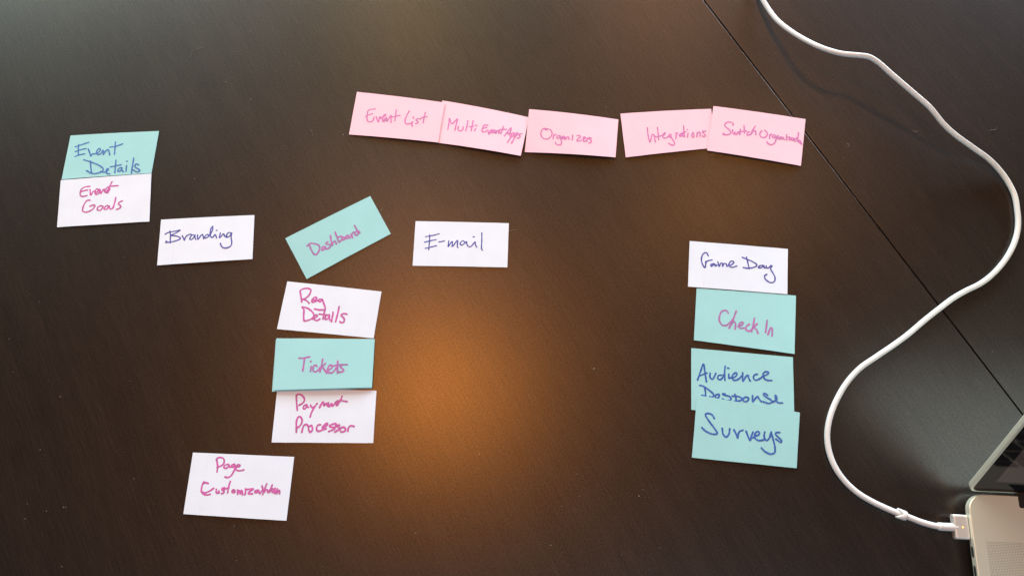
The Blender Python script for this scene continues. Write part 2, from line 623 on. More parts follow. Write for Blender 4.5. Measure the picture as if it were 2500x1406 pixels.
            "label": "teal paper card reading Audience Response in blue ink, partly under the Surveys card",
            "color": "teal",
            "ink": "bluet",
            "w": 1.213,
            "loc": [166.57, 73.31],
            "ang": -0.17627,
            "corners": [[-38.62, 23.4], [37.76, 23.38], [38.27, -23.38], [-37.41, -23.4]],
            "z": [0.5, 0.7, 0.4, 0.4],
            "bu": 0.3,
            "bv": 0,
            "words": [
                [
                    [[61, 515], [93, 361], [119, 243], [134, 386], [148, 528]],
                    [[79, 447], [153, 386]],
                    [[185, 386], [184, 454], [207, 481], [226, 433], [240, 378]],
                    [[299, 399], [267, 412], [259, 458], [280, 478], [308, 436], [317, 397]],
                    [[333, 250], [326, 357], [329, 478]],
                    [[367, 374], [369, 442]],
                    [[357, 277], [368, 278]],
                    [[367, 430], [404, 429], [445, 377], [441, 340], [418, 359], [399, 422], [417, 465], [458, 444], [491, 386]],
                    [[503, 331], [505, 467], [536, 386], [555, 361], [563, 413], [577, 453]],
                    [[646, 332], [619, 351], [609, 406], [631, 432], [668, 404], [705, 353], [742, 325], [756, 285], [733, 278], [706, 308], [705, 353], [723, 403], [759, 416], [786, 412]],
                ],
                [
                    [[82, 598], [120, 607], [166, 653], [213, 713], [218, 750], [197, 768]],
                    [[128, 613], [137, 687], [141, 791], [145, 909]],
                    [[179, 763], [211, 825], [242, 895]],
                    [[102, 755], [125, 759]],
                    [[270, 712], [243, 724], [234, 762], [252, 777], [273, 744], [266, 713]],
                    [[329, 696], [302, 700], [320, 720], [366, 728], [384, 755], [383, 787], [329, 800], [302, 782]],
                    [[425, 689], [434, 740], [438, 821], [439, 909]],
                    [[397, 723], [438, 717], [484, 732], [492, 761], [465, 790], [424, 796]],
                    [[534, 717], [511, 736], [506, 781], [528, 792], [556, 758], [552, 722], [534, 717]],
                    [[597, 685], [597, 782], [620, 734], [647, 692], [660, 728], [683, 769]],
                    [[743, 655], [716, 630], [702, 647], [729, 687], [774, 725], [787, 753], [755, 784], [701, 766]],
                    [[787, 760], [828, 717], [829, 657], [820, 644], [824, 717], [846, 759], [887, 755]],
                ],
            ],
        },
        {
            "label": "teal paper card reading Surveys in blue ink, at the bottom of the right column",
            "color": "teal",
            "ink": "bluet",
            "w": 1.273,
            "loc": [162.97, 36.72],
            "ang": -0.21832,
            "corners": [[-37.43, 23.04], [38.26, 20.23], [37.2, -20.23], [-38.03, -23.04]],
            "z": [1.1, 1.4, 0.9, 0.5],
            "bu": 0.3,
            "bv": 0,
            "words": [
                [
                    [[184, 337], [159, 282], [122, 269], [96, 290], [137, 395], [196, 503], [222, 573], [191, 592], [118, 565], [72, 511]],
                    [[267, 478], [281, 575], [309, 612], [334, 563], [339, 469]],
                    [[380, 475], [405, 547], [421, 606], [423, 543], [439, 485], [465, 463]],
                    [[497, 471], [523, 567], [541, 618], [553, 528], [564, 470]],
                    [[550, 572], [585, 556]],
                    [[580, 538], [619, 504], [622, 456], [604, 452], [583, 505], [586, 568], [623, 599], [671, 577]],
                    [[675, 442], [674, 531], [698, 582], [723, 535], [734, 452]],
                    [[737, 426], [759, 543], [782, 683], [781, 773], [746, 804], [692, 775], [654, 720]],
                    [[818, 413], [787, 422], [779, 448], [807, 498], [840, 547], [837, 581], [786, 536]],
                ],
            ],
        },
    ],
}

# ------------------------------------------------------------------ camera, world, lamps, exposure
def look(o, target):
    o.rotation_euler = (Vector(target) - o.location).to_track_quat('-Z', 'Y').to_euler()

cam = bpy.data.cameras.new('camera'); cam_o = bpy.data.objects.new('camera', cam); COL.objects.link(cam_o)
p, r = DATA['pitch'], DATA['roll']
fwd = Vector((0, math.sin(p), -math.cos(p))); up = Vector((0, math.cos(p), math.sin(p))); rt = Vector((1, 0, 0))
R3 = rt*math.cos(r) + up*math.sin(r); U3 = -rt*math.sin(r) + up*math.cos(r)
M = Matrix((R3, U3, -fwd)).transposed().to_4x4(); M.translation = Vector((0, 0, DATA['H']*MM))
cam_o.matrix_world = M
cam.sensor_fit = 'HORIZONTAL'; cam.sensor_width = 36.0; cam.lens = 25.2; cam.clip_start = 0.01; cam.clip_end = 100
sc.camera = cam_o

world = bpy.data.worlds.new('World'); sc.world = world; world.use_nodes = True
bg = world.node_tree.nodes['Background']
bg.inputs['Color'].default_value = (0.92, 0.96, 1.0, 1); bg.inputs['Strength'].default_value = 0.015

def area(name, loc, target, sx, sy, watts, col, shape='RECTANGLE', spread=180):
    l = bpy.data.lights.new(name, 'AREA'); l.shape = shape; l.size = sx; l.size_y = sy
    l.energy = watts; l.color = col; l.spread = math.radians(spread)
    o = bpy.data.objects.new(name, l); COL.objects.link(o); o.location = loc; look(o, target); return o

# daylight from the row of windows beyond the far end of the table
area('left_window_light', (-2.3, 3.2, .75), (0, .15, .05), 2.6, .9, 61, (.70, .86, 1.0))
area('upper_left_window_light', (-1.9, 2.7, 1.25), (0, .15, .05), 1.4, .7, 34.3, (.80, 1.0, .86))
area('upper_window_light', (-1.2, 3.0, 1.35), (0, .15, .05), 1.6, .7, 28, (1.0, .92, .80))
area('middle_window_light', (0, 3.2, .85), (0, .15, .05), 2.6, 1.1, 140, (.86, 1.0, .98))
area('right_window_light', (2.2, 3.0, .45), (0, .15, .05), 2.6, .6, 210, (.80, .88, 1.0))
# added cool fill lamp behind and above the viewer, brings blue to the cards
area('cool_fill_light', (0, -1.5, 2.2), (0, .15, .05), 2.4, 1.0, 35, (.70, .86, 1.0))
# warm ceiling downlights
area('ceiling_downlight', (-.285, .42, 2.0), (-.28, .40, 0), .24, .24, 18.8, (1.0, .308, .041), 'DISK')
area('right_downlight', (.80, 1.03, 2.0), (.75, .95, 0), .30, .30, 5.1, (1.0, .38, .08), 'DISK')
area('middle_downlight', (-.35, 1.0, 2.0), (-.30, .90, 0), .4, .4, 3.5, (1.0, .52, .32), 'DISK')
area('far_left_downlight', (-.35, 2.1, 2.0), (-.30, 1.9, 0), .4, .4, 5.2, (1.0, .60, .12), 'DISK')
area('far_right_downlight', (.75, 2.1, 2.0), (.70, 1.9, 0), .4, .4, 6.8, (1.0, .33, .02), 'DISK')

sc.view_settings.view_transform = 'Standard'; sc.view_settings.look = 'None'
sc.view_settings.exposure = 0.0; sc.view_settings.gamma = 1.0; sc.view_settings.use_curve_mapping = False

# ------------------------------------------------------------------ materials
class NT:
    def __init__(s, name):
        s.m = bpy.data.materials.new(name); s.m.use_nodes = True
        s.t = s.m.node_tree; s.b = s.t.nodes['Principled BSDF']
    def n(s, kind, **kw):
        o = s.t.nodes.new(kind)
        for k, v in kw.items():
            if k in o.inputs: o.inputs[k].default_value = v
            else: setattr(o, k, v)
        return o
    def l(s, a, b): s.t.links.new(a, b)
    def math(s, op, a, b=None, c=None):
        o = s.t.nodes.new('ShaderNodeMath'); o.operation = op
        for i, v in enumerate((a, b, c)):
            if v is None: continue
            if hasattr(v, 'links'): s.l(v, o.inputs[i])
            else: o.inputs[i].default_value = v
        return o.outputs[0]
    def ramp(s, fac, stops):
        o = s.t.nodes.new('ShaderNodeValToRGB'); s.l(fac, o.inputs['Fac'])
        e = o.color_ramp.elements
        while len(e) < len(stops): e.new(0.5)
        for i, (pos, c) in enumerate(stops): e[i].position = pos; e[i].color = (*c, 1)
        return o.outputs['Color']

def simple(name, col, rough=0.5, metal=0.0, spec=0.5):
    k = NT(name); k.b.inputs['Base Color'].default_value = (*col, 1); k.b.inputs['Roughness'].default_value = rough
    k.b.inputs['Metallic'].default_value = metal; k.b.inputs['Specular IOR Level'].default_value = spec
    return k

SEAM_P = Vector((*DATA['seam'][0], 0))*MM; SEAM_D = Vector((*DATA['seam'][1], 0))
GRAIN = math.atan2(SEAM_D.y, SEAM_D.x)

def table_material(name, shift):
    k = NT(name)
    co = k.n('ShaderNodeTexCoord')
    mp = k.n('ShaderNodeMapping'); mp.inputs['Rotation'].default_value = (0, 0, -GRAIN); mp.inputs['Location'].default_value = (shift, shift*.7, 0)
    mp.vector_type = 'POINT'; k.l(co.outputs['Object'], mp.inputs['Vector'])
    def stretched(sx, sy, detail, rough=.6):
        m2 = k.n('ShaderNodeMapping'); m2.inputs['Scale'].default_value = (sx, sy, 1); k.l(mp.outputs[0], m2.inputs['Vector'])
        n = k.n('ShaderNodeTexNoise'); n.inputs['Scale'].default_value = 1; n.inputs['Detail'].default_value = detail; n.inputs['Roughness'].default_value = rough
        k.l(m2.outputs[0], n.inputs['Vector']); return n.outputs['Fac']
    fine = stretched(45, 900, 3)          # pores of the grain, under a millimetre across
    band = stretched(5, 70, 3)            # broader cathedral bands
    fleck = stretched(700, 1100, 2, .7)   # embossed matt lacquer flecks
    grit = stretched(1500, 1700, 1, .5)   # finest sparkle of the textured laminate
    smear = stretched(6, 9, 4, .55)       # wiped, slightly dusty patches
    g = k.math('ADD', k.math('MULTIPLY', fine, .6), k.math('MULTIPLY', band, .4))
    col = k.ramp(g, [(0.30, (0.0070, 0.0048, 0.0036)), (0.52, (0.0125, 0.0088, 0.0068)), (0.70, (0.0190, 0.0137, 0.0106))])
    k.l(col, k.b.inputs['Base Color'])
    rg = k.math('ADD', k.math('MULTIPLY', smear, .05), k.math('ADD', k.math('MULTIPLY', fleck, .08), .262))
    k.l(rg, k.b.inputs['Roughness'])
    sp = k.math('ADD', k.math('MULTIPLY', fleck, .80), k.math('ADD', k.math('MULTIPLY', grit, .38), k.math('ADD', k.math('MULTIPLY', fine, .16), -.13)))
    k.l(sp, k.b.inputs['Specular IOR Level'])
    bump = k.n('ShaderNodeBump'); bump.inputs['Strength'].default_value = .10; bump.inputs['Distance'].default_value = .0004
    k.l(k.math('ADD', k.math('MULTIPLY', fine, .35), k.math('MULTIPLY', fleck, .7)), bump.inputs['Height'])
    k.l(bump.outputs[0], k.b.inputs['Normal'])
    return k.m

M_TABLE = table_material('dark_espresso_laminate', 0.0)
M_TABLE2 = table_material('dark_espresso_laminate_second', 3.3)

def paper_material(name, col, ruled=False):
    k = NT(name)
    co = k.n('ShaderNodeTexCoord'); oi = k.n('ShaderNodeObjectInfo')
    add = k.n('ShaderNodeVectorMath', operation='ADD'); k.l(co.outputs['Object'], add.inputs[0])
    mul = k.n('ShaderNodeVectorMath', operation='SCALE'); k.l(oi.outputs['Random'], mul.inputs['Scale']); mul.inputs[0].default_value = (7, 5, 3)
    k.l(mul.outputs[0], add.inputs[1])
    n1 = k.n('ShaderNodeTexNoise'); n1.inputs['Scale'].default_value = 60; n1.inputs['Detail'].default_value = 3; k.l(add.outputs[0], n1.inputs['Vector'])
    n2 = k.n('ShaderNodeTexNoise'); n2.inputs['Scale'].default_value = 1500; n2.inputs['Detail'].default_value = 2; k.l(add.outputs[0], n2.inputs['Vector'])
    f = k.math('ADD', k.math('MULTIPLY', n1.outputs['Fac'], .6), k.math('MULTIPLY', n2.outputs['Fac'], .4))
    lo = tuple(c*.955 for c in col); hi = tuple(min(.92, c*1.03) for c in col)
    c = k.ramp(f, [(.3, lo), (.7, hi)])
    if ruled:   # the faint printed rules of the index card the piece was cut from show through
        uv = k.n('ShaderNodeUVMap'); sep = k.n('ShaderNodeSeparateXYZ'); k.l(uv.outputs[0], sep.inputs[0])
        d = k.math('ABSOLUTE', k.math('SUBTRACT', sep.outputs['X'], .158))
        line = k.math('MULTIPLY', k.math('LESS_THAN', d, .0045), .07)
        mx = k.n('ShaderNodeMix', data_type='RGBA'); k.l(line, mx.inputs['Factor']); k.l(c, mx.inputs['A']); mx.inputs['B'].default_value = (.45, .35, .5, 1)
        c = mx.outputs['Result']
    k.l(c, k.b.inputs['Base Color'])
    k.b.inputs['Roughness'].default_value = .75; k.b.inputs['Specular IOR Level'].default_value = .25
    b = k.n('ShaderNodeBump'); b.inputs['Strength'].default_value = .12; b.inputs['Distance'].default_value = .0002
    k.l(n2.outputs['Fac'], b.inputs['Height']); k.l(b.outputs[0], k.b.inputs['Normal'])
    return k.m

PAPER = {'white': paper_material('white_card_paper', (.59, .69, .83), True),
         'teal': paper_material('teal_card_paper', (.27, .555, .605)),
         'pink': paper_material('pink_card_paper', (.72, .49, .61))}

def ink_material(name, a, b):
    k = NT(name); co = k.n('ShaderNodeTexCoord')
    n = k.n('ShaderNodeTexNoise'); n.inputs['Scale'].default_value = 320; n.inputs['Detail'].default_value = 2; k.l(co.outputs['Object'], n.inputs['Vector'])
    k.l(k.ramp(n.outputs['Fac'], [(.38, a), (.66, b)]), k.b.inputs['Base Color'])
    k.b.inputs['Roughness'].default_value = .7; k.b.inputs['Specular IOR Level'].default_value = .2
    return k.m

INK = {'pink': ink_material('magenta_ink_on_white', (.37, .105, .30), (.50, .10, .385)),
       'pinkt': ink_material('magenta_ink_on_teal', (.26, .145, .34), (.38, .125, .39)),
       'pinkp': ink_material('magenta_ink_on_pink', (.43, .175, .39), (.53, .165, .43)),
       'blue': ink_material('blue_ink_on_white', (.06, .07, .28), (.085, .095, .40)),
       'bluet': ink_material('blue_ink_on_teal', (.03, .085, .32), (.045, .12, .42))}
INK['blue_details'] = ink_material('light_blue_ink_on_teal', (.045, .13, .36), (.06, .17, .46))

def alu_material(name, col, rough, dots=False):
    k = NT(name); k.b.inputs['Metallic'].default_value = .6; k.b.inputs['Roughness'].default_value = rough
    co = k.n('ShaderNodeTexCoord')
    n = k.n('ShaderNodeTexNoise'); n.inputs['Scale'].default_value = 2500; n.inputs['Detail'].default_value = 2; k.l(co.outputs['Object'], n.inputs['Vector'])
    c = k.ramp(n.outputs['Fac'], [(.3, tuple(x*.94 for x in col)), (.7, tuple(x*1.04 for x in col))])
    if dots:
        sep = k.n('ShaderNodeSeparateXYZ'); k.l(co.outputs['Object'], sep.inputs[0])
        def cell(v, pitch): return k.math('SUBTRACT', k.math('FRACT', k.math('DIVIDE', v, pitch)), .5)
        dx, dy = cell(sep.outputs['X'], .00102), cell(sep.outputs['Y'], .00102)
        dd = k.math('ADD', k.math('MULTIPLY', dx, dx), k.math('MULTIPLY', dy, dy))
        hole = k.math('LESS_THAN', dd, .052)
        mx = k.n('ShaderNodeMix', data_type='RGBA'); k.l(hole, mx.inputs['Factor']); k.l(c, mx.inputs['A']); mx.inputs['B'].default_value = (.14, .13, .115, 1)
        c = mx.outputs['Result']
    k.l(c, k.b.inputs['Base Color'])
    return k.m

M_ALU = alu_material('bead_blasted_aluminium', (.79, .83, .71), .40)
M_GRILLE = alu_material('perforated_aluminium', (.79, .83, .71), .40, True)
M_BLACK = simple('black_plastic', (.008, .008, .009), .45).m
M_GLASS = simple('black_screen_glass', (.004, .004, .005), .06).m
M_KEY = simple('black_key_plastic', (.012, .012, .013), .5).m
M_PORT = simple('dark_port_opening', (.02, .022, .025), .5).m
k = simple('display_added_glow', (.01, .009, .009), .06); k.b.inputs['Emission Color'].default_value = (.052, .036, .033, 1); k.b.inputs['Emission Strength'].default_value = .6  # faint brown glow added as emission to lighten the dark screen
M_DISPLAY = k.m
k = simple('amber_indicator', (.8, .5, .1), .4); k.b.inputs['Emission Color'].default_value = (1, .55, .08, 1); k.b.inputs['Emission Strength'].default_value = 1.4
M_LED = k.m

def white_plastic():
    k = NT('white_cable_plastic'); co = k.n('ShaderNodeTexCoord')
    n = k.n('ShaderNodeTexNoise'); n.inputs['Scale'].default_value = 35; n.inputs['Detail'].default_value = 4; k.l(co.outputs['Object'], n.inputs['Vector'])
    k.l(k.ramp(n.outputs['Fac'], [(.35, (.52, .55, .57)), (.65, (.57, .61, .63))]), k.b.inputs['Base Color'])
    k.b.inputs['Roughness'].default_value = .38; k.b.inputs['Specular IOR Level'].default_value = .45
    return k.m
M_CORD = white_plastic()
M_LINT = simple('pale_lint', (.22, .205, .185), .8).m
M_DUST = simple('pale_dust', (.20, .19, .175), .9).m
M_CONN = alu_material('satin_connector_aluminium', (.70, .69, .67), .42)

# ------------------------------------------------------------------ mesh helpers
def mesh_object(name, bm, mat, parent=None, smooth=False):
    me = bpy.data.meshes.new(name); bm.normal_update(); bm.to_mesh(me); bm.free()
    if smooth:
        for f in me.polygons: f.use_smooth = True
    me.materials.append(mat)
    o = bpy.data.objects.new(name, me); COL.objects.link(o)
    if parent: o.parent = parent
    return o

def tag(o, label, cat, group=None, kind=None):
    if label: o['label'] = label
    if cat: o['category'] = cat
    if group: o['group'] = group
    if kind: o['kind'] = kind
    return o

def rounded_rect(x0, y0, x1, y1, r, n=8):
    pts = []
    for cx, cy, a0 in ((x1-r, y1-r, 0), (x0+r, y1-r, 90), (x0+r, y0+r, 180), (x1-r, y0+r, 270)):
        for i in range(n+1):
            a = math.radians(a0 + 90*i/n); pts.append((cx+r*math.cos(a), cy+r*math.sin(a)))
    return pts

def loft(bm, rings, cap=True):
    vs = [[bm.verts.new(Vector(p)*MM) for p in ring] for ring in rings]
    n = len(vs[0])
    for a, b in zip(vs, vs[1:]):
        for i in range(n): bm.faces.new((a[i], a[(i+1) % n], b[(i+1) % n], b[i]))
    if cap:
        bm.faces.new(list(reversed(vs[0]))); bm.faces.new(vs[-1])
    bmesh.ops.recalc_face_normals(bm, faces=bm.faces)

def slab(x0, y0, x1, y1, r, layers, n=8):
    """layers: (z, inset) from bottom to top"""
    bm = bmesh.new()
    loft(bm, [[(x, y, z) for x, y in rounded_rect(x0+i, y0+i, x1-i, y1-i, max(r-i, .05), n)] for z, i in layers])
    return bm

def catmull(pts, step):
    pts = [Vector(p) for p in pts]
    if len(pts) == 2:
        L = (pts[1]-pts[0]).length; n = max(1, int(L/step))
        return [pts[0].lerp(pts[1], i/n) for i in range(n+1)]
    out = []
    P = [pts[0]*2-pts[1]] + pts + [pts[-1]*2-pts[-2]]
    for i in range(1, len(P)-2):
        p0, p1, p2, p3 = P[i-1:i+3]
        t0 = 0; t1 = t0+max((p1-p0).length, 1e-9)**.5; t2 = t1+max((p2-p1).length, 1e-9)**.5; t3 = t2+max((p3-p2).length, 1e-9)**.5
        n = max(2, int((p2-p1).length/step)+1)
        for j in range(n):
            t = t1+(t2-t1)*j/n
            A1 = p0*((t1-t)/(t1-t0))+p1*((t-t0)/(t1-t0)); A2 = p1*((t2-t)/(t2-t1))+p2*((t-t1)/(t2-t1)); A3 = p2*((t3-t)/(t3-t2))+p3*((t-t2)/(t3-t2))
            B1 = A1*((t2-t)/(t2-t0))+A2*((t-t0)/(t2-t0)); B2 = A2*((t3-t)/(t3-t1))+A3*((t-t1)/(t3-t1))
            out.append(B1*((t2-t)/(t2-t1))+B2*((t-t1)/(t2-t1)))
    out.append(pts[-1]); return out

def tube(bm, path, radius, seg=14, scale=MM):
    path = [Vector(p) for p in path]; rings = []
    ref = Vector((0, 0, 1))
    for i, p in enumerate(path):
        t = (path[min(i+1, len(path)-1)]-path[max(i-1, 0)]).normalized()
        s = t.cross(ref)
        if s.length < 1e-4: s = Vector((1, 0, 0))
        s.normalize(); u = s.cross(t)
        rr = radius(i/(len(path)-1)) if callable(radius) else radius
        rings.append([bm.verts.new((p+s*rr*math.cos(a)+u*rr*math.sin(a))*scale) for a in (2*math.pi*j/seg for j in range(seg))])
    for a, b in zip(rings, rings[1:]):
        for j in range(seg): bm.faces.new((a[j], a[(j+1) % seg], b[(j+1) % seg], b[j]))
    bm.faces.new(list(reversed(rings[0]))); bm.faces.new(rings[-1])
    bmesh.ops.recalc_face_normals(bm, faces=bm.faces)

# ------------------------------------------------------------------ the two tables pushed together
def table(name, along0, along1, side0, side1, mat, label):
    """a tabletop slab whose long edge runs along the seam; side > 0 lies to the right of the seam"""
    X = SEAM_D; Y = Vector((-SEAM_D.y, SEAM_D.x, 0))
    o = tag(bpy.data.objects.new(name, None), label, 'table'); COL.objects.link(o)
    o.location = SEAM_P
    def ring(i, z):
        c = [(along0+i, side0+i), (along1-i, side0+i), (along1-i, side1-i), (along0+i, side1-i)]
        return [tuple(X*a+Y*s)[:2]+(z,) for a, s in c]
    bm = bmesh.new(); loft(bm, [ring(.15, -26), ring(0, -25.6), ring(0, -.16), ring(.05, -.05), ring(.16, 0)])
    mesh_object('tabletop', bm, mat, o)
    for a in (along0+90, along1-90):
        for s in (side0+90, side1-90):
            q = X*a+Y*s; bm = bmesh.new()
            loft(bm, [[(q.x+24*math.cos(t), q.y+24*math.sin(t), z) for t in (2*math.pi*j/20 for j in range(20))] for z in (-720, -26.2)])
            mesh_object('leg', bm, M_BLACK, o, False)
    return o
# Y points to the right-hand side of the seam
table('conference_table', -620, 1150, -1050, -.7, M_TABLE, "dark espresso wood table left of the diagonal seam, under most of the paper cards")
table('conference_table', -620, 1150, .7, 1050, M_TABLE2, "dark espresso wood table right of the diagonal seam, under the raised bend of the cable")

# ------------------------------------------------------------------ paper cards with handwriting
NU, NV, TH = 14, 8, .24
def build_card(c):
    L = [Vector(q) for q in c['corners']]; z = c['z']; bu, bv = c['bu'], c['bv']
    def surf(u, v):
        q = (L[0]*(1-u)+L[1]*u)*(1-v)+(L[3]*(1-u)+L[2]*u)*v
        return Vector((q.x, q.y, (z[0]*(1-u)+z[1]*u)*(1-v)+(z[3]*(1-u)+z[2]*u)*v+bu*4*u*(1-u)+bv*4*v*(1-v)))
    jig = [[(random.uniform(-.05, .05), random.uniform(-.05, .05)) for _ in range(NU+1)] for _ in range(NV+1)]
    bm = bmesh.new(); uvl = bm.loops.layers.uv.new('UVMap')
    top = []; bot = []
    for j in range(NV+1):
        a = []; b = []
        for i in range(NU+1):
            u, v = i/NU, j/NV; q = surf(u, v)
            edge = i in (0, NU) or j in (0, NV)
            if edge: q = q+Vector((*jig[j][i], 0))
            a.append(bm.verts.new(q*MM)); b.append(bm.verts.new((q-Vector((0, 0, TH)))*MM))
        top.append(a); bot.append(b)
    for j in range(NV):
        for i in range(NU):
            f = bm.faces.new((top[j+1][i], top[j+1][i+1], top[j][i+1], top[j][i])); f.smooth = True
            for lp, (uu, vv) in zip(f.loops, ((i, j+1), (i+1, j+1), (i+1, j), (i, j))): lp[uvl].uv = (uu/NU, 1-vv/NV)
            f = bm.faces.new((bot[j][i], bot[j][i+1], bot[j+1][i+1], bot[j+1][i])); f.smooth = True
    rim = [(0, i) for i in range(NU)]+[(j, NU) for j in range(NV)]+[(NV, NU-i) for i in range(NU)]+[(NV-j, 0) for j in range(NV)]
    for (j0, i0), (j1, i1) in zip(rim, rim[1:]+rim[:1]):
        vs = [bm.verts.new(w.co) for w in (top[j0][i0], top[j1][i1], bot[j1][i1], bot[j0][i0])]
        bm.faces.new(vs)
    o = mesh_object('paper_card', bm, PAPER[c['color']])
    o.location = (c['loc'][0]*MM, c['loc'][1]*MM, 0); o.rotation_euler = (0, 0, c['ang'])
    tag(o, c['label'], 'card', 'paper cards sorted on the table')
    ink = c['ink']
    if not ink: return o
    if ink == 'blue' and c['color'] == 'teal': ink = 'blue_details'
    W = c['w']*.535; lift = .02
    for word in c['words']:
        bm = bmesh.new()
        for st in word:
            pts = [Vector((surf(u/1000, v/1000).x, surf(u/1000, v/1000).y)).to_3d() for u, v in st]
            uvs = catmull([(u/1000, v/1000, 0) for u, v in st], .006)
            path = []
            for q in uvs:
                s = surf(q.x, q.y)
                if not path or (s.xy-path[-1].xy).length > .16: path.append(s)
            if len(path) == 1: path.append(surf(uvs[-1].x, uvs[-1].y)+Vector((.05, 0, 0)))
            # a short run of overlapping round nib prints, each a hair above the one before it
            n = len(path); ph = random.uniform(0, 6.28)
            left = []; right = []
            for i, q in enumerate(path):
                t = (path[min(i+1, n-1)]-path[max(i-1, 0)]); t.z = 0
                t = t.normalized() if t.length > 1e-6 else Vector((1, 0, 0))
                nn = Vector((-t.y, t.x, 0))
                end = min(i, n-1-i)
                w = W*(1+.10*math.sin(ph+i*.23)+.05*math.sin(2*ph+i*.61))*(1.0 if end > 1 else 1.06)
                zz = Vector((0, 0, lift+i*.0006))
                left.append(bm.verts.new((q+nn*w+zz)*MM)); right.append(bm.verts.new((q-nn*w+zz)*MM))
            for i in range(n-1): bm.faces.new((right[i], right[i+1], left[i+1], left[i]))
            for q, d, zo in ((path[0], path[0]-path[1], .0004), (path[-1], path[-1]-path[-2], n*.0006)):   # round pen ends
                d.z = 0; a0 = math.atan2(d.y, d.x)
                vs = [bm.verts.new((q+Vector((math.cos(a0+b)*W*1.06, math.sin(a0+b)*W*1.06, lift+zo)))*MM) for b in (2*math.pi*j/12 for j in range(12))]
                bm.faces.new(vs)
            lift += .004
        for f in bm.faces:
            f.normal_update()
            if f.normal.z < 0: f.normal_flip()
        mesh_object('handwritten_word', bm, INK[ink], o, True)
    return o
for c in DATA['cards']: build_card(c)

# ------------------------------------------------------------------ laptop
lap = tag(bpy.data.objects.new('laptop', None), "open silver laptop with a black screen at the lower right corner", 'laptop'); COL.objects.link(lap)
lap.location = (304.42*MM, -17.93*MM, 0); lap.rotation_euler = (0, 0, math.radians(-7))
LW, LD = 358.9, 247.0
bm = slab(0, -LD, LW, 0, 11, [(4.0, 20), (4.6, 11), (5.8, 4), (7.2, 1.2), (8.6, .2), (9.6, 0), (13.45, 0), (13.8, .18), (14.0, .5)], 10)
base = mesh_object('base', bm, M_ALU, lap)
for f in base.data.polygons: f.use_smooth = False
bm = slab(7.9, -205, 33.2, -30.3, .6, [(13.95, 0), (14.03, 0)], 3); mesh_object('speaker_grille', bm, M_GRILLE, base)
bm = slab(LW-33.2, -205, LW-7.9, -30.3, .6, [(13.95, 0), (14.03, 0)], 3); mesh_object('speaker_grille', bm, M_GRILLE, base)
bm = bmesh.new()
rows = [(0, 14, 7.5), (9.5, 14, 16), (28.5, 13, 16), (47.5, 12, 16), (66.5, 11, 16), (85.5, 9, 16)]
x0, x1 = 42.0, LW-42.0
for y, n, h in rows:
    pitch = (x1-x0)/n
    for i in range(n):
        ring = lambda inset, zz: [(a, b, zz) for a, b in rounded_rect(x0+i*pitch+1.4+inset, -36-y-h+inset, x0+(i+1)*pitch-1.4-inset, -36-y-inset, 1.2, 3)]
        loft(bm, [ring(0, 13.9), ring(0, 14.6), ring(.4, 14.8)])
mesh_object('keyboard', bm, M_KEY, base)
bm = slab(LW/2-52, -LD+10, LW/2+52, -LD+86, 3, [(13.95, 0), (14.02, 0)], 4); mesh_object('trackpad', bm, M_ALU, base)
bm = slab(34, -8.2, LW-34, 2.0, 1.5, [(7.5, .5), (8, 0), (13.8, 0), (14.15, .4)], 4); mesh_object('hinge_cover', bm, M_BLACK, base)
for yc, hw, kind in ((-38.2, 3.7, 0), (-50.6, 3.7, 0), (-66, 6.5, 0)):   # ports on the left side
    bm = bmesh.new()
    loft(bm, [[(x, yc+hw*math.copysign(abs(math.cos(a))**.6, math.cos(a)), 10.9+1.35*math.copysign(abs(math.sin(a))**.8, math.sin(a))) for a in (2*math.pi*j/20 for j in range(20))] for x in (.6, -.06)])
    mesh_object('port', bm, M_PORT, base)
for fx in (32, LW-32):
    for fy in (-28, -LD+28):
        bm = bmesh.new()
        loft(bm, [[(fx+rr*math.cos(a), fy+rr*math.sin(a), z) for a in (2*math.pi*j/20 for j in range(20))] for z, rr in ((0, 6), (.6, 7), (4.05, 7.5))])
        mesh_object('rubber_foot', bm, M_BLACK, base)
# lid: x across, y up the panel, z out of the screen
lid = None
bm = slab(1.5, 0, LW-1.5, 239, 6, [(-5.2, 3.0), (-4.8, 1.4), (-4.0, .4), (-3.0, 0), (-.5, 0), (-.12, .12), (0, .5)], 8)
lid = mesh_object('lid', bm, M_ALU, lap)
OPEN = math.radians(120)
ey = Vector((0, -math.cos(OPEN), math.sin(OPEN))); ez = Vector((0, -math.sin(OPEN), -math.cos(OPEN)))
lid.matrix_local = Matrix(((1, 0, 0, 0), (0, ey.y, ez.y, 1.8*MM), (0, ey.z, ez.z, 12.0*MM), (0, 0, 0, 1)))
for f in lid.data.polygons: f.use_smooth = False
bm = slab(3.4, 1.4, LW-3.4, 237.2, 4.6, [(-.1, 0), (.10, 0), (.14, .05)], 8); gl = mesh_object('bezel_glass', bm, M_GLASS, lid)
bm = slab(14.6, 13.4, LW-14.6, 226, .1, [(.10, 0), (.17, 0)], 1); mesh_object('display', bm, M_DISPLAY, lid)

# ------------------------------------------------------------------ charging cable
chg = tag(bpy.data.objects.new('charging_cable', None), "white charging cable looping down the right side into the laptop", 'cable'); COL.objects.link(chg)
path = catmull(DATA['cable'], 1.2)
bm = bmesh.new(); tube(bm, path, 2.05, 18); mesh_object('cord', bm, M_CORD, chg, True)
end = path[-1]
# strain relief sleeve round the last stretch of the cord
pts = [q for q in path if (q-end).length < 12.6]
bm = bmesh.new(); tube(bm, [q+Vector((0, 0, 0)) for q in pts]+[end+(pts[-1]-pts[-2]).normalized()*.8], lambda t: 2.66 if t < .06 else 2.72, 24)
mesh_object('strain_sleeve', bm, M_CORD, chg, True)
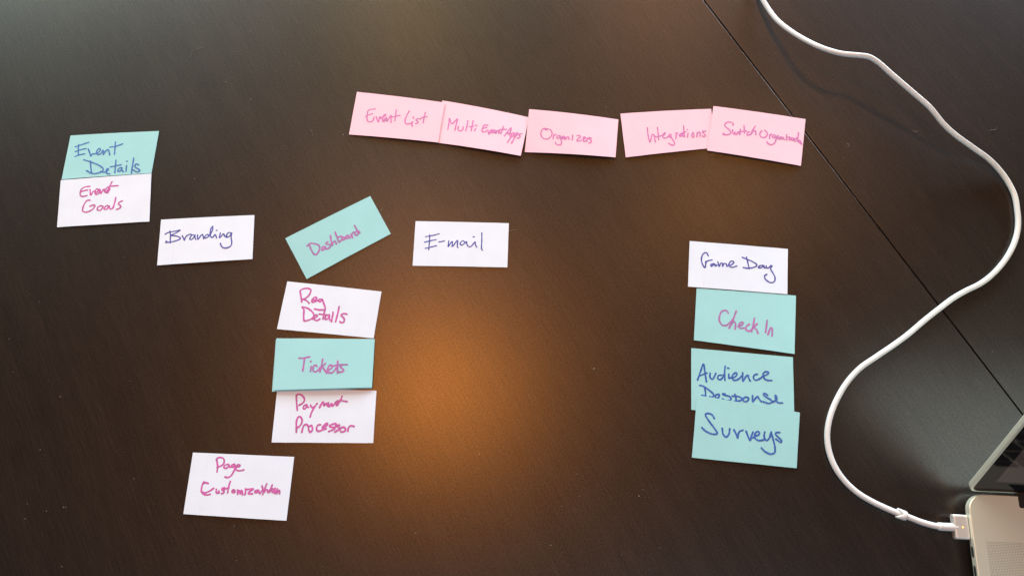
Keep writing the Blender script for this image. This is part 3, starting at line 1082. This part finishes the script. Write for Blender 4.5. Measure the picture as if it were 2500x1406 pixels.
# small clip that slides along the cord
ci = min(range(len(path)), key=lambda i: (path[i]-Vector(DATA['cable'][-6])).length)
cc = path[ci]; ct = (path[ci+2]-path[ci-2]).normalized(); cs = ct.cross(Vector((0, 0, 1))).normalized(); cu = cs.cross(ct)
bm = bmesh.new(); seg = 32
def clip_pt(a, axial, rad): return (cc+ct*axial+cs*rad*math.cos(a)+cu*rad*math.sin(a))*MM
prof = []
for j in range(seg):
    a = 2*math.pi*j/seg
    a0 = -1.1-3.6*abs(math.cos(a))**1.5 if math.sin(a) > -.3 else -4.2      # open notch on top, horns at both sides
    prof.append([bm.verts.new(clip_pt(a, x, rad)) for x, rad in ((a0+.15, 2.25), (a0, 2.9), (a0+.45, 3.45), (1.4, 3.4), (2.3, 3.05), (2.7, 2.3))])
for j in range(seg):
    A, B = prof[j], prof[(j+1) % seg]
    for i in range(len(A)): bm.faces.new((A[i], A[(i+1) % len(A)], B[(i+1) % len(B)], B[i]))
bmesh.ops.recalc_face_normals(bm, faces=bm.faces)
mesh_object('cord_clip', bm, M_CORD, chg, True)
# magnetic connector head pressed against the laptop's side
def lap_world(x, y, z): return lap.matrix_basis @ (Vector((x, y, z))*MM)
bm = bmesh.new()
cy, cz, hy, hz = -22.2, 8.75, 8.25, 2.65
def cring(x, g):
    return [(x, cy+a, cz+b) for a, b in rounded_rect(-hy+g, -hz+g, hy-g, hz-g, 1.7-g*.5, 6)]
loft(bm, [cring(x, g) for x, g in ((-10.1, .9), (-10.0, .45), (-9.7, .12), (-9.2, 0), (-1.0, 0), (-.55, .1), (-.35, .45))])
conn = mesh_object('connector', bm, M_CONN, chg)
conn.location = lap.location; conn.rotation_euler = lap.rotation_euler
bm = bmesh.new()
loft(bm, [[(-4.64+rr*math.cos(a), -22.26+rr*math.sin(a), z) for a in (2*math.pi*j/16 for j in range(16))] for z, rr in ((11.3, .62), (11.44, .6))])
mesh_object('indicator_light', bm, M_LED, conn)

# ------------------------------------------------------------------ lint and dust on the wood
FL = ["fine pale hair lying at the right edge of the E-mail card", "fine pale hair just below the Switch Organization card",
      "fine curled hair on the bare wood at the upper left, above the Event Details card", "tiny lint thread between the table seam and the raised cable, below the cable's shadow",
      "small tuft of lint just right of the Switch Organization card", "thin loose hair inside the upper right loop of the white cable"]
for pts, lab in zip(DATA['fibres'], FL):
    path = catmull([(*q, .16) for q in pts], .3)
    bm = bmesh.new(); tube(bm, path, .085, 5)
    tag(mesh_object('lint_fibre', bm, M_LINT), lab, 'lint', 'loose lint fibres on the table')
bm = bmesh.new()
def fleck(x, y, r):
    a = random.uniform(0, 6.28); k = random.uniform(1, 2.4)
    vs = []
    for j in range(6):
        t = 2*math.pi*j/6; px = r*k*math.cos(t)*random.uniform(.6, 1.2); py = r*math.sin(t)*random.uniform(.6, 1.2)
        vs.append(bm.verts.new(Vector((x+px*math.cos(a)-py*math.sin(a), y+px*math.sin(a)+py*math.cos(a), .03))*MM))
    tip = bm.verts.new(Vector((x, y, .03+r*.8))*MM)
    for j in range(6): bm.faces.new((vs[j], vs[(j+1) % 6], tip))
for x, y in DATA['specks']: fleck(x, y, random.uniform(.17, .36))
for _ in range(420): fleck(random.uniform(-450, 470), random.uniform(-80, 480), random.choice((.06, .08, .1, .1, .14, .2)))
tag(mesh_object('dust', bm, M_DUST), "pale dust specks scattered over the dark table tops", 'dust', kind='stuff')
